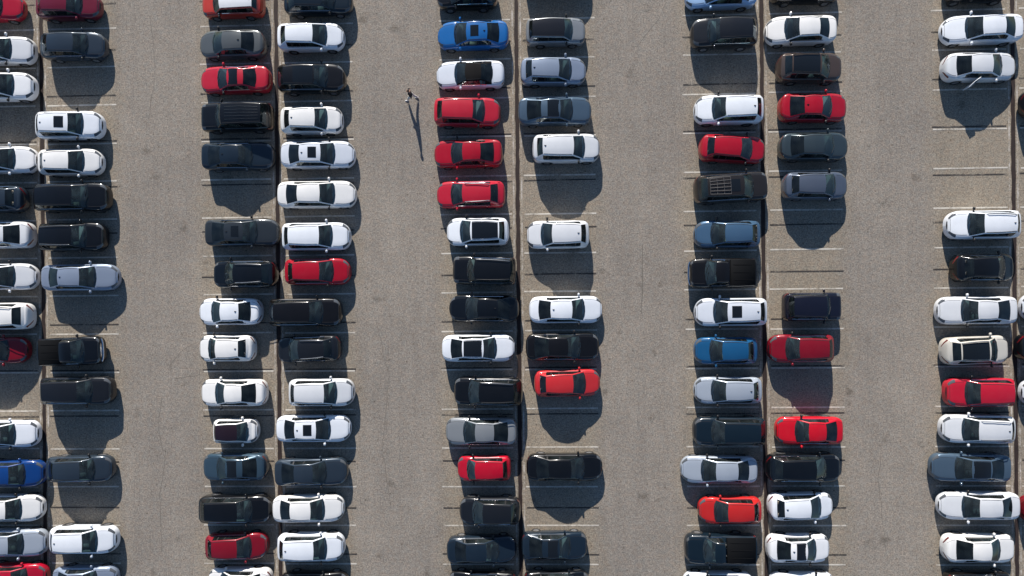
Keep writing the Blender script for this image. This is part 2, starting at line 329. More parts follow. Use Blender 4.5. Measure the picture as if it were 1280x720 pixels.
def build_meshes(var, L):
    p = VAR[var]; W2 = p['W'] / 2; P = {}
    tr = .325 if p['kind'] in ('sedan', 'hatch') else .37
    ar_ = tr + .045
    dF = .88 if L > 3.9 else .66
    dR = L - (.98 if p['kind'] != 'pickup' else 1.15) if L > 3.9 else L - .62
    xc, xrf, xrr, xrb = (p[k] * L for k in ('xc', 'xrf', 'xrr', 'xrb'))
    pick = p['kind'] == 'pickup'
    zc_pts = [(0, p['zn']), (.03, p['zn'] + .05), (.10, p['zh'] - .09), (.2, p['zh'] - .03), (.34, p['zh'])]
    zc_pts += [(xc - .1, p['zc']), (xc + .15, p['bf'] + .052), ((xc + xrb) / 2, (p['bf'] + p['br']) / 2 + .052)]
    if p['kind'] == 'sedan':
        zc_pts += [(xrb - .1, p['br'] + .052), (xrb + .05, p['deck']), (L - .22, p['deck'] - .01), (L - .12, p['deck'] - .05), (L - .03, .84), (L, .62)]
    elif pick:
        zc_pts += [(L - .1, p['br'] + .052), (L - .03, p['br'] + .03), (L, .7)]
    else:
        zc_pts += [(xrb - .1, p['br'] + .052), (L - .12, p['deck'] - .03), (L - .04, .86), (L, .62)]
    zx = [a for a, _ in zc_pts]; zy = [b for _, b in zc_pts]
    def zt(d): return float(np.interp(d, zx, zy))
    def hw(d):
        e = min(1, max(0, d / p['af'])); w = (1 - (1 - e) ** p['pf']) ** (1 / p['pf'])
        e = min(1, max(0, (L - d) / p['ar'])); w *= (1 - (1 - e) ** p['pr']) ** (1 / p['pr'])
        b = .018 * (math.exp(-((d - dF) / .38) ** 2) + math.exp(-((d - dR) / .38) ** 2)) - .018
        # slight taper of the tail and nose in plan
        tp = 1 - .045 * max(0, (d - .55 * L) / (.45 * L)) ** 2 - .03 * max(0, (.3 * L - d) / (.3 * L)) ** 2
        return (W2 + b) * w * tp
    def crease(d, f):
        if d < xc: return .022 * math.exp(-((f - .60) / .09) ** 2) * min(1, d / .3) - .010 * math.exp(-((f - .28) / .16) ** 2)
        return 0
    def topz(d, y):
        w = max(hw(d), .01); f = min(abs(y) / w, 1)
        return zt(d) - float(np.interp(f, FR[:6], DROP)) + crease(d, f)
    st = {0, .012, .035, .075, .13, .2, .29, .4, .52}
    st |= {L - a for a in ((0, .012, .035, .075, .13, .2, .29, .4) if not pick else (0, .012, .03, .06, .11, .2, .4))}
    for ax in (dF, dR): st |= {ax + s * ar_ * k for s in (-1, 1) for k in (0, .38, .7, .9, 1.0, 1.08)}
    dB = xrf + (xrr - xrf) * (.5 if p['kind'] != 'suv' else .42); 
    if pick: dB = xrf + (xrr - xrf) * .45
    dC = xrr + (.12 if p['kind'] == 'sedan' else -.35 if p['kind'] != 'pickup' else -.02)
    st |= {xc - .16, xc + .06, xc + .2, dB, xrb - .06, xrb + .06}
    st = sorted(x for x in st if 0 <= x <= L)
    S = [st[0]]
    for x in st[1:]:
        if x - S[-1] >= .011: S.append(x)
    nS = len(S); zlow = .24 if tr < .35 else .30
    G = []
    for d in S:
        w = hw(d); row = []
        top = zt(d); zs = top - DROP[5]
        for j, f in enumerate(FR):
            if j < 6: z = top - DROP[j] + crease(d, f)
            else: z = zlow + (zs - zlow) * (.74, .40, .0)[j - 6 - (0)] if j < 9 else zlow
            y = w * f
            if j == 6: z = zlow + (zs - zlow) * .78
            if j == 7: z = zlow + (zs - zlow) * .42
            if j == 8: z = zlow + (zs - zlow) * .14
            if j == 9: z = zlow
            for ax in (dF, dR):
                q = ar_ ** 2 - (d - ax) ** 2
                if q > 0:
                    az = tr + math.sqrt(q)
                    if j == 9: z = max(z, az)
                    if j == 8: z = max(z, az + .015)
                    if j == 7: z = max(z, az + .05)
            row.append((L / 2 - d, y, z))
        G.append(row)
    nC = len(FR)
    # full grid: left (y>0) j=9..0 then right 1..9
    V = []; idx = {}
    for i in range(nS):
        for j in range(nC - 1, -1, -1): idx[i, j] = len(V); V.append(G[i][j])
        for j in range(1, nC): idx[i, -j] = len(V); x, y, z = G[i][j]; V.append((x, -y, z))
    parts = {}
    def put(k, f): parts.setdefault(k, []).append(f)
    bedA, bedB = xrb + .12, L - .13
    for i in range(nS - 1):
        dm = (S[i] + S[i + 1]) / 2
        for s in (1, -1):
            for j in range(nC - 1):
                f = (idx[i, s * j], idx[i, s * (j + 1)], idx[i + 1, s * (j + 1)], idx[i + 1, s * j])
                if s == -1: f = f[::-1]
                fr = (FR[j] + FR[j + 1]) / 2
                cabin = xc + .06 < dm < xrb - .06
                if cabin and j < 4: continue
                if pick and bedA < dm < bedB and j < 4: continue
                side = 'l' if s > 0 else 'r'
                k = 'body'
                if dm < .05 and j < 4: k = 'grille'
                elif .06 < dm < (.42 if not pick else .2) and j in (3, 4) : k = 'headlight_' + side
                elif .13 < dm < xc - .1 and j < 3: k = 'hood'
                elif L - .21 < dm < L - .02 and j == 5: k = 'taillight_' + side
                elif p['kind'] == 'sedan' and xrb + .06 < dm < L - .1 and j < 3: k = 'boot_lid'
                elif j in (5, 6, 7) and xc + .2 < dm < dB: k = 'fdoor_' + side
                elif j in (5, 6, 7) and dB < dm < min(dC + .1, dR + .1) and not (pick and dC - dB < .3): k = 'rdoor_' + side
                put(k, f)
    # dark panel gaps, slightly proud strips along the hood and door edges
    gp = MB()
    def strip(a, b, off):
        a = Vector(a); b = Vector(b); off = Vector(off); u = Vector((0, 0, .003))
        q = [a + u, b + u, b + off + u, a + off + u]
        n = len(gp.V); gp.V += [tuple(v) for v in q]; gp.F.append([n, n + 1, n + 2, n + 3])
    ih0 = next(i for i, d in enumerate(S) if d >= .13)
    for i in range(nS - 1):
        dm = (S[i] + S[i + 1]) / 2
        if .13 < dm < xc - .1:
            for s in (1, -1): strip(V[idx[i, 3 * s]], V[idx[i + 1, 3 * s]], (0, .016 * s, 0))
        if p['kind'] == 'sedan' and xrb + .06 < dm < L - .1:
            for s in (1, -1): strip(V[idx[i, 3 * s]], V[idx[i + 1, 3 * s]], (0, .016 * s, 0))
    for j in range(-3, 3): strip(V[idx[ih0, j]], V[idx[ih0, j + 1]], (.016, 0, 0))
    P['panel_gap'] = gp.mesh('panel_gap', smooth=False)
    for k, F in parts.items(): P[k] = compact(k, V, F)
    # ---------------- greenhouse
    bow_f, bow_r = .17, (.10 if p['kind'] == 'sedan' else .05 if not pick else .02)
    H = p['H']; wr = p['wr']
    gs = [(xc, 0)] + [(xc + (xrf - xc) * t, 0) for t in (.25, .5, .75)] + [(xrf, 0), (xrf + .07, 0)]
    nmid = [dB - .045, dB + .045]
    if p['kind'] != 'pickup': nmid += [dC - .04, dC + .05]
    for t in (.33, .66): nmid.append(xrf + (xrr - xrf) * t)
    gs = sorted({round(a, 3) for a, _ in gs} | {round(a, 3) for a in nmid if xrf + .09 < a < xrb - .06} | {round(a, 3) for a in (xrr - .05, xrr, xrr + (xrb - xrr) * .35, xrr + (xrb - xrr) * .7, xrb)})
    GS = [gs[0]]
    for a in gs[1:]:
        if a - GS[-1] > .03 or a in (round(xrr, 3), round(xrf, 3)): GS.append(a)
    if GS[-1] < xrb - .001: GS[-1] = xrb
    zbF, zbR = topz(xc, .6) , topz(xrb, .55)
    def zcen(d):
        d = min(max(d, xc), xrb)
        if d <= xrf:
            t = (d - xc) / (xrf - xc); return zbF - .012 + (H - .075 - zbF + .012) * (t ** .93)
        if d <= xrr:
            t = (d - xrf) / (xrr - xrf); rr = H - (.085 if p['kind'] == 'sedan' else .06)
            return (H - .075) * (1 - t) + rr * t + .075 * math.sin(math.pi * min(1, t * .96 + .02))
        t = (d - xrr) / (xrb - xrr); rr = H - (.085 if p['kind'] == 'sedan' else .06) + .005
        return rr + (zbR - .012 - rr) * (t ** 1.12)
    def we(d):
        wb0 = .87 * hw(xc); wb1 = (.80 if p['kind'] == 'sedan' else .84) * hw(xrb - .05)
        if d <= xrf: t = (d - xc) / (xrf - xc); return wb0 + (wr - wb0) * t
        if d <= xrr: t = (d - xrf) / (xrr - xrf); return wr + .02 * math.sin(math.pi * t) - RT * t * t
        t = (d - xrr) / (xrb - xrr); return (wr - RT) + (wb1 - wr + RT) * t
    RT = .03 if p['kind'] == 'pickup' else .045 if p['kind'] == 'sedan' else .075
    TF = [1, .93, .62, .31, 0]
    GV = []; gi = {}
    for i, d in enumerate(GS):
        e = we(d); zc_ = zcen(d); wb = .87 * hw(min(d, L - .2)); zb = topz(min(d, L - .15), wb) if not (d > xrb - .05 and p['kind'] != 'sedan') else topz(L - .15, .6)
        sF = max(0, 1 - max(0, (d - xc)) / (xrf - xc) * .6) if d <= xrf else max(0, .4 - (d - xrf) / .9)
        sR = 1 if d >= xrb - .01 else (.5 + .5 * (d - xrr) / (xrb - xrr)) if d >= xrr else max(0, .5 - (xrr - d) / .8)
        hgt = max(0, (zc_ - .045) - zb)
        ez = max(zb, zc_ - .05) if hgt > .03 else zb
        if i == 0: ez = zb
        half = []
        for t in (0, .08, .86):
            yy = wb + (e - wb) * t + .02 * math.sin(math.pi * t) * min(1, hgt / .3)
            half.append((d, yy, zb + (ez - zb) * t - (.015 if t == 0 else 0)))
        for f in TF:
            y = e * f; sh = (1 - f * f)
            dd = d - bow_f * sF * sh + bow_r * sR * sh
            z = ez + (zc_ - ez) * (1 - f ** 2.6)
            if i == 0: z = topz(dd, y) - .012
            if i == len(GS) - 1: z = min(z, topz(min(dd, L - .06), y) - .01) if p['kind'] == 'sedan' else z
            half.append((dd, y, z))
        n = len(half)
        for j in range(n): gi[i, j] = len(GV); GV.append((L / 2 - half[j][0], half[j][1], half[j][2]))
        for j in range(n - 2, -1, -1): gi[i, 2 * (n - 1) - j] = len(GV); GV.append((L / 2 - half[j][0], -half[j][1], half[j][2]))
    nJ = 15; gp_ = {}
    def gput(k, f): gp_.setdefault(k, []).append(f)
    for i in range(len(GS) - 1):
        dm = (GS[i] + GS[i + 1]) / 2
        for j in range(nJ - 1):
            f = (gi[i + 1, j], gi[i + 1, j + 1], gi[i, j + 1], gi[i, j])
            jj = j if j < 7 else 13 - j; side = 'l' if j < 7 else 'r'
            if jj >= 4:
                k = 'windshield' if dm < xrf else 'roof' if dm < xrr else 'rear_window'
                if k == 'rear_window' and p['kind'] in ('hatch', 'suv') and dm > xrr + (xrb - xrr) * .7: k = 'roof_frame'
            elif jj == 1:
                inb = abs(dm - dB) < .05; inc = abs(dm - dC) < .055 and p['kind'] != 'pickup'
                last = (xrr + .35 * (xrb - xrr)) if p['kind'] == 'sedan' else (xrr - .02 if p['kind'] != 'pickup' else xrr - .06)
                if dm < xc + .25 * (xrf - xc): k = 'roof_frame'
                elif inb or inc: k = ('pillarb_' if inb else 'pillarc_') + side
                elif dm < dB: k = 'fwin_' + side
                elif dm < dC or p['kind'] == 'pickup':
                    k = 'rwin_' + side if dm < last else 'roof_frame'
                elif dm < last: k = 'qwin_' + side
                else: k = 'roof_frame'
            else: k = 'roof_frame'
            gput(k, f)
    if p['kind'] != 'sedan':   # close the tail of the roof box down to the deck
        i = len(GS) - 1; base = {}
        for j in range(nJ):
            x, y, z = GV[gi[i, j]]; base[j] = len(GV); GV.append((x - .02, y, min(z, p['deck'] - .06)))
        for j in range(nJ - 1): gput('roof_frame', (gi[i, j], gi[i, j + 1], base[j + 1], base[j]))
    for k, F in gp_.items(): P[k] = compact(k, GV, F)
    # ---------------- other parts
    wmax = W2
    P['underbody'] = MB().box((0, 0, .34), (L - 1.15, p['W'] * .80, .22)).box((0, 0, .36), (L - .5, p['W'] * .5, .2)).mesh('underbody', smooth=False)
    cx0, cx1 = L / 2 - (xc + .0), L / 2 - (xrb - .02)
    fl = MB(); fl.box(((cx0 + cx1) / 2, 0, .42), (cx0 - cx1, p['W'] * .84, .04))
    for s in (-1, 1): fl.box(((cx0 + cx1) / 2, s * W2 * .86, (.44 + p['bf']) / 2 - .03), (cx0 - cx1 - .1, .05, p['bf'] - .50))
    if p['kind'] in ('hatch', 'suv'): fl.box((L / 2 - (xrb - .42), 0, p['br'] - .12), (.70, p['W'] * .74, .03))
    if p['kind'] == 'sedan': fl.box((L / 2 - (xrb - .28), 0, p['br'] - .02), (.62, p['W'] * .72, .03))
    P['cabin_floor'] = fl.mesh('cabin_floor', smooth=False)
    P['dashboard'] = MB().rbox((L / 2 - (xc + .22), 0, p['bf'] - .13), (.52, p['W'] * .76, .24), .05).mesh('dashboard')
    xs_ = L / 2 - (xrf + .42); hs = .44 + (p['H'] - 1.45) * .5
    def seat(y):
        m = MB(); m.rbox((xs_ + .08, y, hs + .06), (.52, .5, .16), .05)
        m.rbox((xs_ - .24, y, hs + .36), (.14, .48, .58), .05, Matrix.Rotation(R(-14), 3, 'Y'))
        m.rbox((xs_ - .33, y, hs + .74), (.10, .26, .17), .04); return m.mesh('front_seat')
    P['front_seat_l'] = seat(.36); P['front_seat_r'] = seat(-.36)
    xb_ = L / 2 - (min(xrr + .05, xrb - .5)); m = MB()
    if not pick or xrr - dB > .5:
        if pick: xb_ = L / 2 - (xrr - .25)
        m.rbox((xb_ + .10, 0, hs + .06), (.5, 1.25, .16), .05); m.rbox((xb_ - .2, 0, hs + .34), (.14, 1.25, .54), .05, Matrix.Rotation(R(-16), 3, 'Y'))
        for y in (-.38, .38): m.rbox((xb_ - .3, y, hs + .68), (.09, .25, .15), .035)
        P['rear_seat'] = m.mesh('rear_seat')
    sw = []; 
    for k in range(17): a = 2 * math.pi * k / 16; sw.append((math.sin(a) * .18 * .45, .36 + math.cos(a) * .185, math.sin(a) * .165))
    sx_ = L / 2 - (xrf + .02)
    P['steering_wheel'] = MB().tube([(sx_ + a, b, p['bf'] - .03 + c) for a, b, c in sw], .018, 5).box((sx_ + .01, .36, p['bf'] - .04), (.06, .30, .05)).mesh('steering_wheel')
    dE = min(dC + .25 if p['kind'] == 'sedan' else xrr - .05, xrb - .15)
    for s, nme in ((1, 'trim_l'), (-1, 'trim_r')):
        pts = []
        for q in range(9):
            d = xc + .22 + (dE - xc - .22) * q / 8; y = .87 * hw(d) + .014; pts.append((L / 2 - d, s * y, topz(d, y) + .012))
        P[nme] = MB().tube(pts, .016, 5).mesh('window_trim')
    # wheels: lathe
    def lathe(prof, n=18):
        V = []; F = []
        for k in range(n):
            a = 2 * math.pi * k / n
            for (r, y) in prof: V.append((r * math.cos(a), y, r * math.sin(a)))
        m_ = len(prof)
        for k in range(n):
            for q in range(m_ - 1): F.append((k * m_ + q, ((k + 1) % n) * m_ + q, ((k + 1) % n) * m_ + q + 1, k * m_ + q + 1))
        return V, F
    tw = .11
    P['tyre'] = make_mesh('tyre', *lathe([(.20, tw * .9), (tr * .9, tw), (tr, tw * .75), (tr, -tw * .75), (tr * .9, -tw), (.20, -tw * .9)]))
    V_, F_ = lathe([(.03, tw * .72), (.19, tw * .70), (tr * .70, tw * .92), (tr * .72, tw * .5)], 20)
    P['rim'] = make_mesh('rim', V_, F_)
    P['_wheels'] = [(L / 2 - ax, s * (wmax - .125), tr, s) for ax in (dF, dR) for s in (1, -1)]
    # mirrors
    xm = L / 2 - (xc + .30); zm = topz(xc + .3, .8) + .07
    for s, nme in ((1, 'mirror_l'), (-1, 'mirror_r')):
        m = MB(); m.rbox((xm, s * (wmax + .085), zm), (.13, .20, .13), .035); m.box((xm + .02, s * (wmax - .05), zm - .05), (.05, .14, .035)); P[nme] = m.mesh(nme)
    # wipers lie on the lower windshield
    def ws(d, y): # point on windshield
        t = (d - xc) / (xrf - xc); e = we(d); f = min(1, abs(y) / e); dd = d - bow_f * (1 - t * .6) * (1 - f * f); z = zcen(d) - .05 * min(1, t * 3) * f ** 2.6
        return (L / 2 - dd + .0, y, z + .018)
    for q, (ya, yb) in enumerate(((.55, .02), (0.0, -.52))):
        P['wiper_%d' % q] = MB().tube([ws(xc + .05, ya), ws(xc + .10, (ya + yb) / 2), ws(xc + .16, yb)], .012, 4).mesh('wiper')
    # roof fittings
    def roofpt(d, f, up=0.): 
        e = we(d); return (L / 2 - d, e * f, zcen(d) - .05 * abs(f) ** 2.6 + up)
    def panel(d0, d1, f0, up, nm, thick=.012):
        n, mm = 6, 6; V = []; F = []
        for a in range(n + 1):
            for b in range(mm + 1): V.append(roofpt(d0 + (d1 - d0) * a / n, -f0 + 2 * f0 * b / mm, up))
        for a in range(n):
            for b in range(mm): F.append((a * (mm + 1) + b, a * (mm + 1) + b + 1, (a + 1) * (mm + 1) + b + 1, (a + 1) * (mm + 1) + b))
        ring = [b for b in range(mm + 1)] + [a * (mm + 1) + mm for a in range(1, n + 1)] + [n * (mm + 1) + b for b in range(mm - 1, -1, -1)] + [a * (mm + 1) for a in range(n - 1, 0, -1)]
        k0 = len(V)
        for r in ring: x, y, z = V[r]; V.append((x, y, z - thick))
        for q in range(len(ring)): F.append((ring[q], ring[(q + 1) % len(ring)], k0 + (q + 1) % len(ring), k0 + q))
        return make_mesh(nm, V, F)
    rl = xrr - xrf
    P['sunroof'] = panel(xrf + .22, xrf + .22 + min(.62, rl * .42), .58, .006, 'sunroof')
    P['pano'] = panel(xrf + .02, xrf + .02 + (rl * .66), .86, .006, 'roof_panel')
    P['bigpano'] = panel(xrf + .05, xrr - .06, .84, .006, 'roof_panel')
    P['ribs'] = None
    m = MB()
    for q in range(5): 
        f = -.6 + .3 * q; m.tube([roofpt(xrf + .25, f, .008), roofpt((xrf + xrr) / 2, f, .010), roofpt(xrr - .15, f, .008)], .016, 4)
    P['ribs'] = m.mesh('roof_ribs')
    for s, nme in ((1, 'ditch_l'), (-1, 'ditch_r')):
        V = []; F = []
        for q in range(7):
            d = xrf + .06 + (rl - .1) * q / 6
            for f in (.885, .925): V.append(roofpt(d, s * f, .004))
            if q: F.append((2 * q - 2, 2 * q - 1, 2 * q + 1, 2 * q))
        P[nme] = make_mesh('roof_ditch', V, F, smooth=False)
    for s, nme in ((1, 'rail_l'), (-1, 'rail_r')):
        pts = [roofpt(xrf + .12, s * .93, .02)] + [roofpt(xrf + .2 + (rl - .35) * t / 4, s * .93, .075) for t in range(5)] + [roofpt(xrr - .05, s * .93, .02)]
        P[nme] = MB().tube(pts, .02, 5).mesh('roof_rail')
    P['fin'] = MB().box(roofpt(xrr - .16, 0, .02), (.15, .055, .05), .4).mesh('antenna_fin', smooth=False)
    # roof rack basket
    m = MB(); d0, d1 = xrf + rl * .38, xrr - .12
    for q in range(4):
        d = d0 + (d1 - d0) * q / 3; m.tube([roofpt(d, -.82, .10), roofpt(d, 0, .11), roofpt(d, .82, .10)], .017, 4)
    for f in (-.82, -.5, -.17, .17, .5, .82): m.tube([roofpt(d0, f, .11), roofpt((d0 + d1) / 2, f, .12), roofpt(d1, f, .11)], .016, 4)
    P['rack'] = m.mesh('roof_rack')
    if pick:
        w_ = hw(L * .8) * .87; ba, bb = L / 2 - bedA, L / 2 - bedB; cxm = (ba + bb) / 2; bl = ba - bb
        m = MB(); m.box((cxm, 0, .66), (bl, w_ * 2, .05))
        for s in (-1, 1): m.box((cxm, s * (w_ - .03), .9), (bl, .06, .5))
        m.box((ba + .02, 0, .9), (.05, w_ * 2, .5)); m.box((bb - .02, 0, .9), (.05, w_ * 2, .5))
        P['bed_floor'] = m.mesh('bed_floor', smooth=False)
        m = MB(); m.rbox((cxm, 0, p['br'] + .03), (bl, w_ * 2 + .02, .06), .015)
        for y in (-.5, 0, .5): m.box((cxm, y, p['br'] + .066), (bl - .2, .035, .014), .7)
        P['bed_cover'] = m.mesh('bed_cover')
    # chrome nose bars
    m = MB(); pts = []
    for q in range(9):
        t = -1 + q / 4; d = .06 if abs(t) < .99 else .2
        y = t * hw(.14) * .92; dd = np.interp(abs(y), [hw(x) for x in (0.001, .012, .035, .075, .13, .2, .3)], (0.001, .012, .035, .075, .13, .2, .3))
        pts.append((L / 2 - dd + .03, y, p['zn'] - .12))
    P['chrome_bumper'] = m.tube(pts, .07, 6).mesh('chrome_bumper')
    P['_grille_bar'] = None
    P['_info'] = dict(xc=xc, xrf=xrf, dB=dB, dC=dC, L=L, W2=W2, H=H, bf=p['bf'], kind=p['kind'])
    return P

CACHE = {}
def car(X, Y, ang, L, var, colr, extras, label):
    ex = extras.split(',') if extras else []
    key = (var, L)
    if key not in CACHE: CACHE[key] = build_meshes(var, L)
    P = CACHE[key]; kind = P['_info']['kind']
    NAME = {'sedan': 'parked_sedan', 'hatch': 'parked_hatchback', 'suv': 'parked_suv', 'pickup': 'pickup_truck'}
    CAT = {'sedan': 'car', 'hatch': 'car', 'suv': 'car', 'pickup': 'pickup truck'}
    root = empty(NAME[kind], (X, Y, 0), R(ang))
    root['label'] = label; root['category'] = CAT[kind]; root['group'] = 'vehicles parked in the rows of bays'
    r = random.Random(label)
    pm = PAINT[r.choice(WHITES) if colr == 'white' else r.choice(BLACKS) if colr == 'black' else r.choice(REDS) if colr == 'red' else colr]
    def part(key_, name, mat, parent=root):
        if P.get(key_) is None: return None
        return mesh_obj(name, P[key_], mat, parent)
    part('body', 'body', pm)
    top = pm
    if 'whiteroof' in ex: top = PAINT['white']
    if 'blackroof' in ex or 'bigpano' in ex: top = M_blackroof if 'blackroof' in ex else pm
    if 'softtop' in ex: top = M_soft
    if 'plumroof' in ex: top = PAINT['plum']
    ro = part('roof', 'roof', top)
    if ro and top is not pm: ro['label'] = {'whiteroof': 'white roof', 'blackroof': 'black roof', 'softtop': 'black soft top', 'plumroof': 'plum coloured roof'}[next(e for e in ex if e in ('whiteroof', 'blackroof', 'softtop', 'plumroof'))]
    part('roof_frame', 'roof_frame', M_soft if 'softtop' in ex else pm); 
    for q in 'bc':
        for s in 'lr': part('pillar%s_%s' % (q, s), 'pillar', M_trim)
    part('hood', 'hood', PAINT['plum'] if 'plumroof' in ex and False else pm); part('boot_lid', 'boot_lid', pm); part('panel_gap', 'panel_gap', M_gap)['kind'] = 'stuff'
    part('grille', 'grille', M_chrome if 'chrome' in ex else M_grille)
    for s in 'lr':
        part('fdoor_' + s, 'door', pm); part('rdoor_' + s, 'door', pm)
        part('headlight_' + s, 'headlight', M_lamp); part('taillight_' + s, 'taillight', M_tail)
        part('fwin_' + s, 'side_window', M_glass if r.random() < .5 else M_priv); part('rwin_' + s, 'side_window', M_priv); part('qwin_' + s, 'side_window', M_priv)
        part('ditch_' + s, 'roof_ditch', M_gap)
        part('mirror_' + s, 'mirror', pm if r.random() < .65 else M_trim)
        if 'rails' in ex: part('rail_' + s, 'roof_rail', M_steel if r.random() < .6 else M_trim)
    bright = r.random() < (.8 if colr in ('black', 'charcoal', 'navy', 'deepnavy', 'slate', 'slate2', 'gunmetal', 'steel', 'bluegrey') else .4)
    for s in 'lr': part('trim_' + s, 'window_trim', M_chrome if bright else M_trim)
    part('windshield', 'windshield', M_glass); part('rear_window', 'rear_window', M_priv)
    im = M_int[r.choice([0, 0, 0, 1, 1, 2])]
    part('underbody', 'underbody', M_under); part('cabin_floor', 'cabin_floor', M_int[0]); part('dashboard', 'dashboard', M_int[r.choice([0, 0, 1])])
    part('front_seat_l', 'front_seat', im); part('front_seat_r', 'front_seat', im); part('rear_seat', 'rear_seat', im)
    part('steering_wheel', 'steering_wheel', M_wheelblk); part('wiper_0', 'wiper', M_trim); part('wiper_1', 'wiper', M_trim)
    for (x, y, z, s) in P['_wheels']:
        t = part('tyre', 'wheel', M_tyre); t.location = (x, y, z); t.rotation_euler = (0, 0, 0 if s > 0 else math.pi)
        part('rim', 'rim', M_rim, t)
    if 'sunroof' in ex: part('sunroof', 'sunroof', M_sun)
    if 'pano' in ex: part('pano', 'roof_panel', M_sun)
    if 'bigpano' in ex: part('bigpano', 'roof_panel', M_sun)
    if 'ribs' in ex: part('ribs', 'roof_ribs', pm)
    if 'fin' in ex: part('fin', 'antenna_fin', M_trim)
    if 'rack' in ex: part('rack', 'roof_rack', M_rack)
    if kind == 'pickup':
        part('bed_floor', 'bed_floor', M_bed)
        if 'cover' in ex: part('bed_cover', 'bed_cover', M_bed)
    if 'chrome' in ex: part('chrome_bumper', 'chrome_bumper', M_chrome)
    if 'opendoor' in ex:
        I = P['_info']; hinge = (I['L'] / 2 - I['dB'], -I['W2'] + .02, 0)
        d = MB(); d.rbox((-.39, -.02, .72), (.78, .08, .74), .03)
        d.tube([(-.02, -.02, 1.06), (-.10, .06, 1.36), (-.52, .08, 1.35), (-.76, 0, 1.06)], .03, 5)
        o = mesh_obj('door', d.mesh('open_door'), pm, root); o.location = hinge; o.rotation_euler = (0, 0, R(38)); o['label'] = 'rear passenger door standing open'
        g = MB(); g.add([(-.04, -.02, 1.07), (-.74, -.02, 1.07), (-.50, .07, 1.33), (-.12, .06, 1.35)], [(0, 1, 2, 3)])
        mesh_obj('door_window', g.mesh('door_window', smooth=False), M_priv, o)
    return root

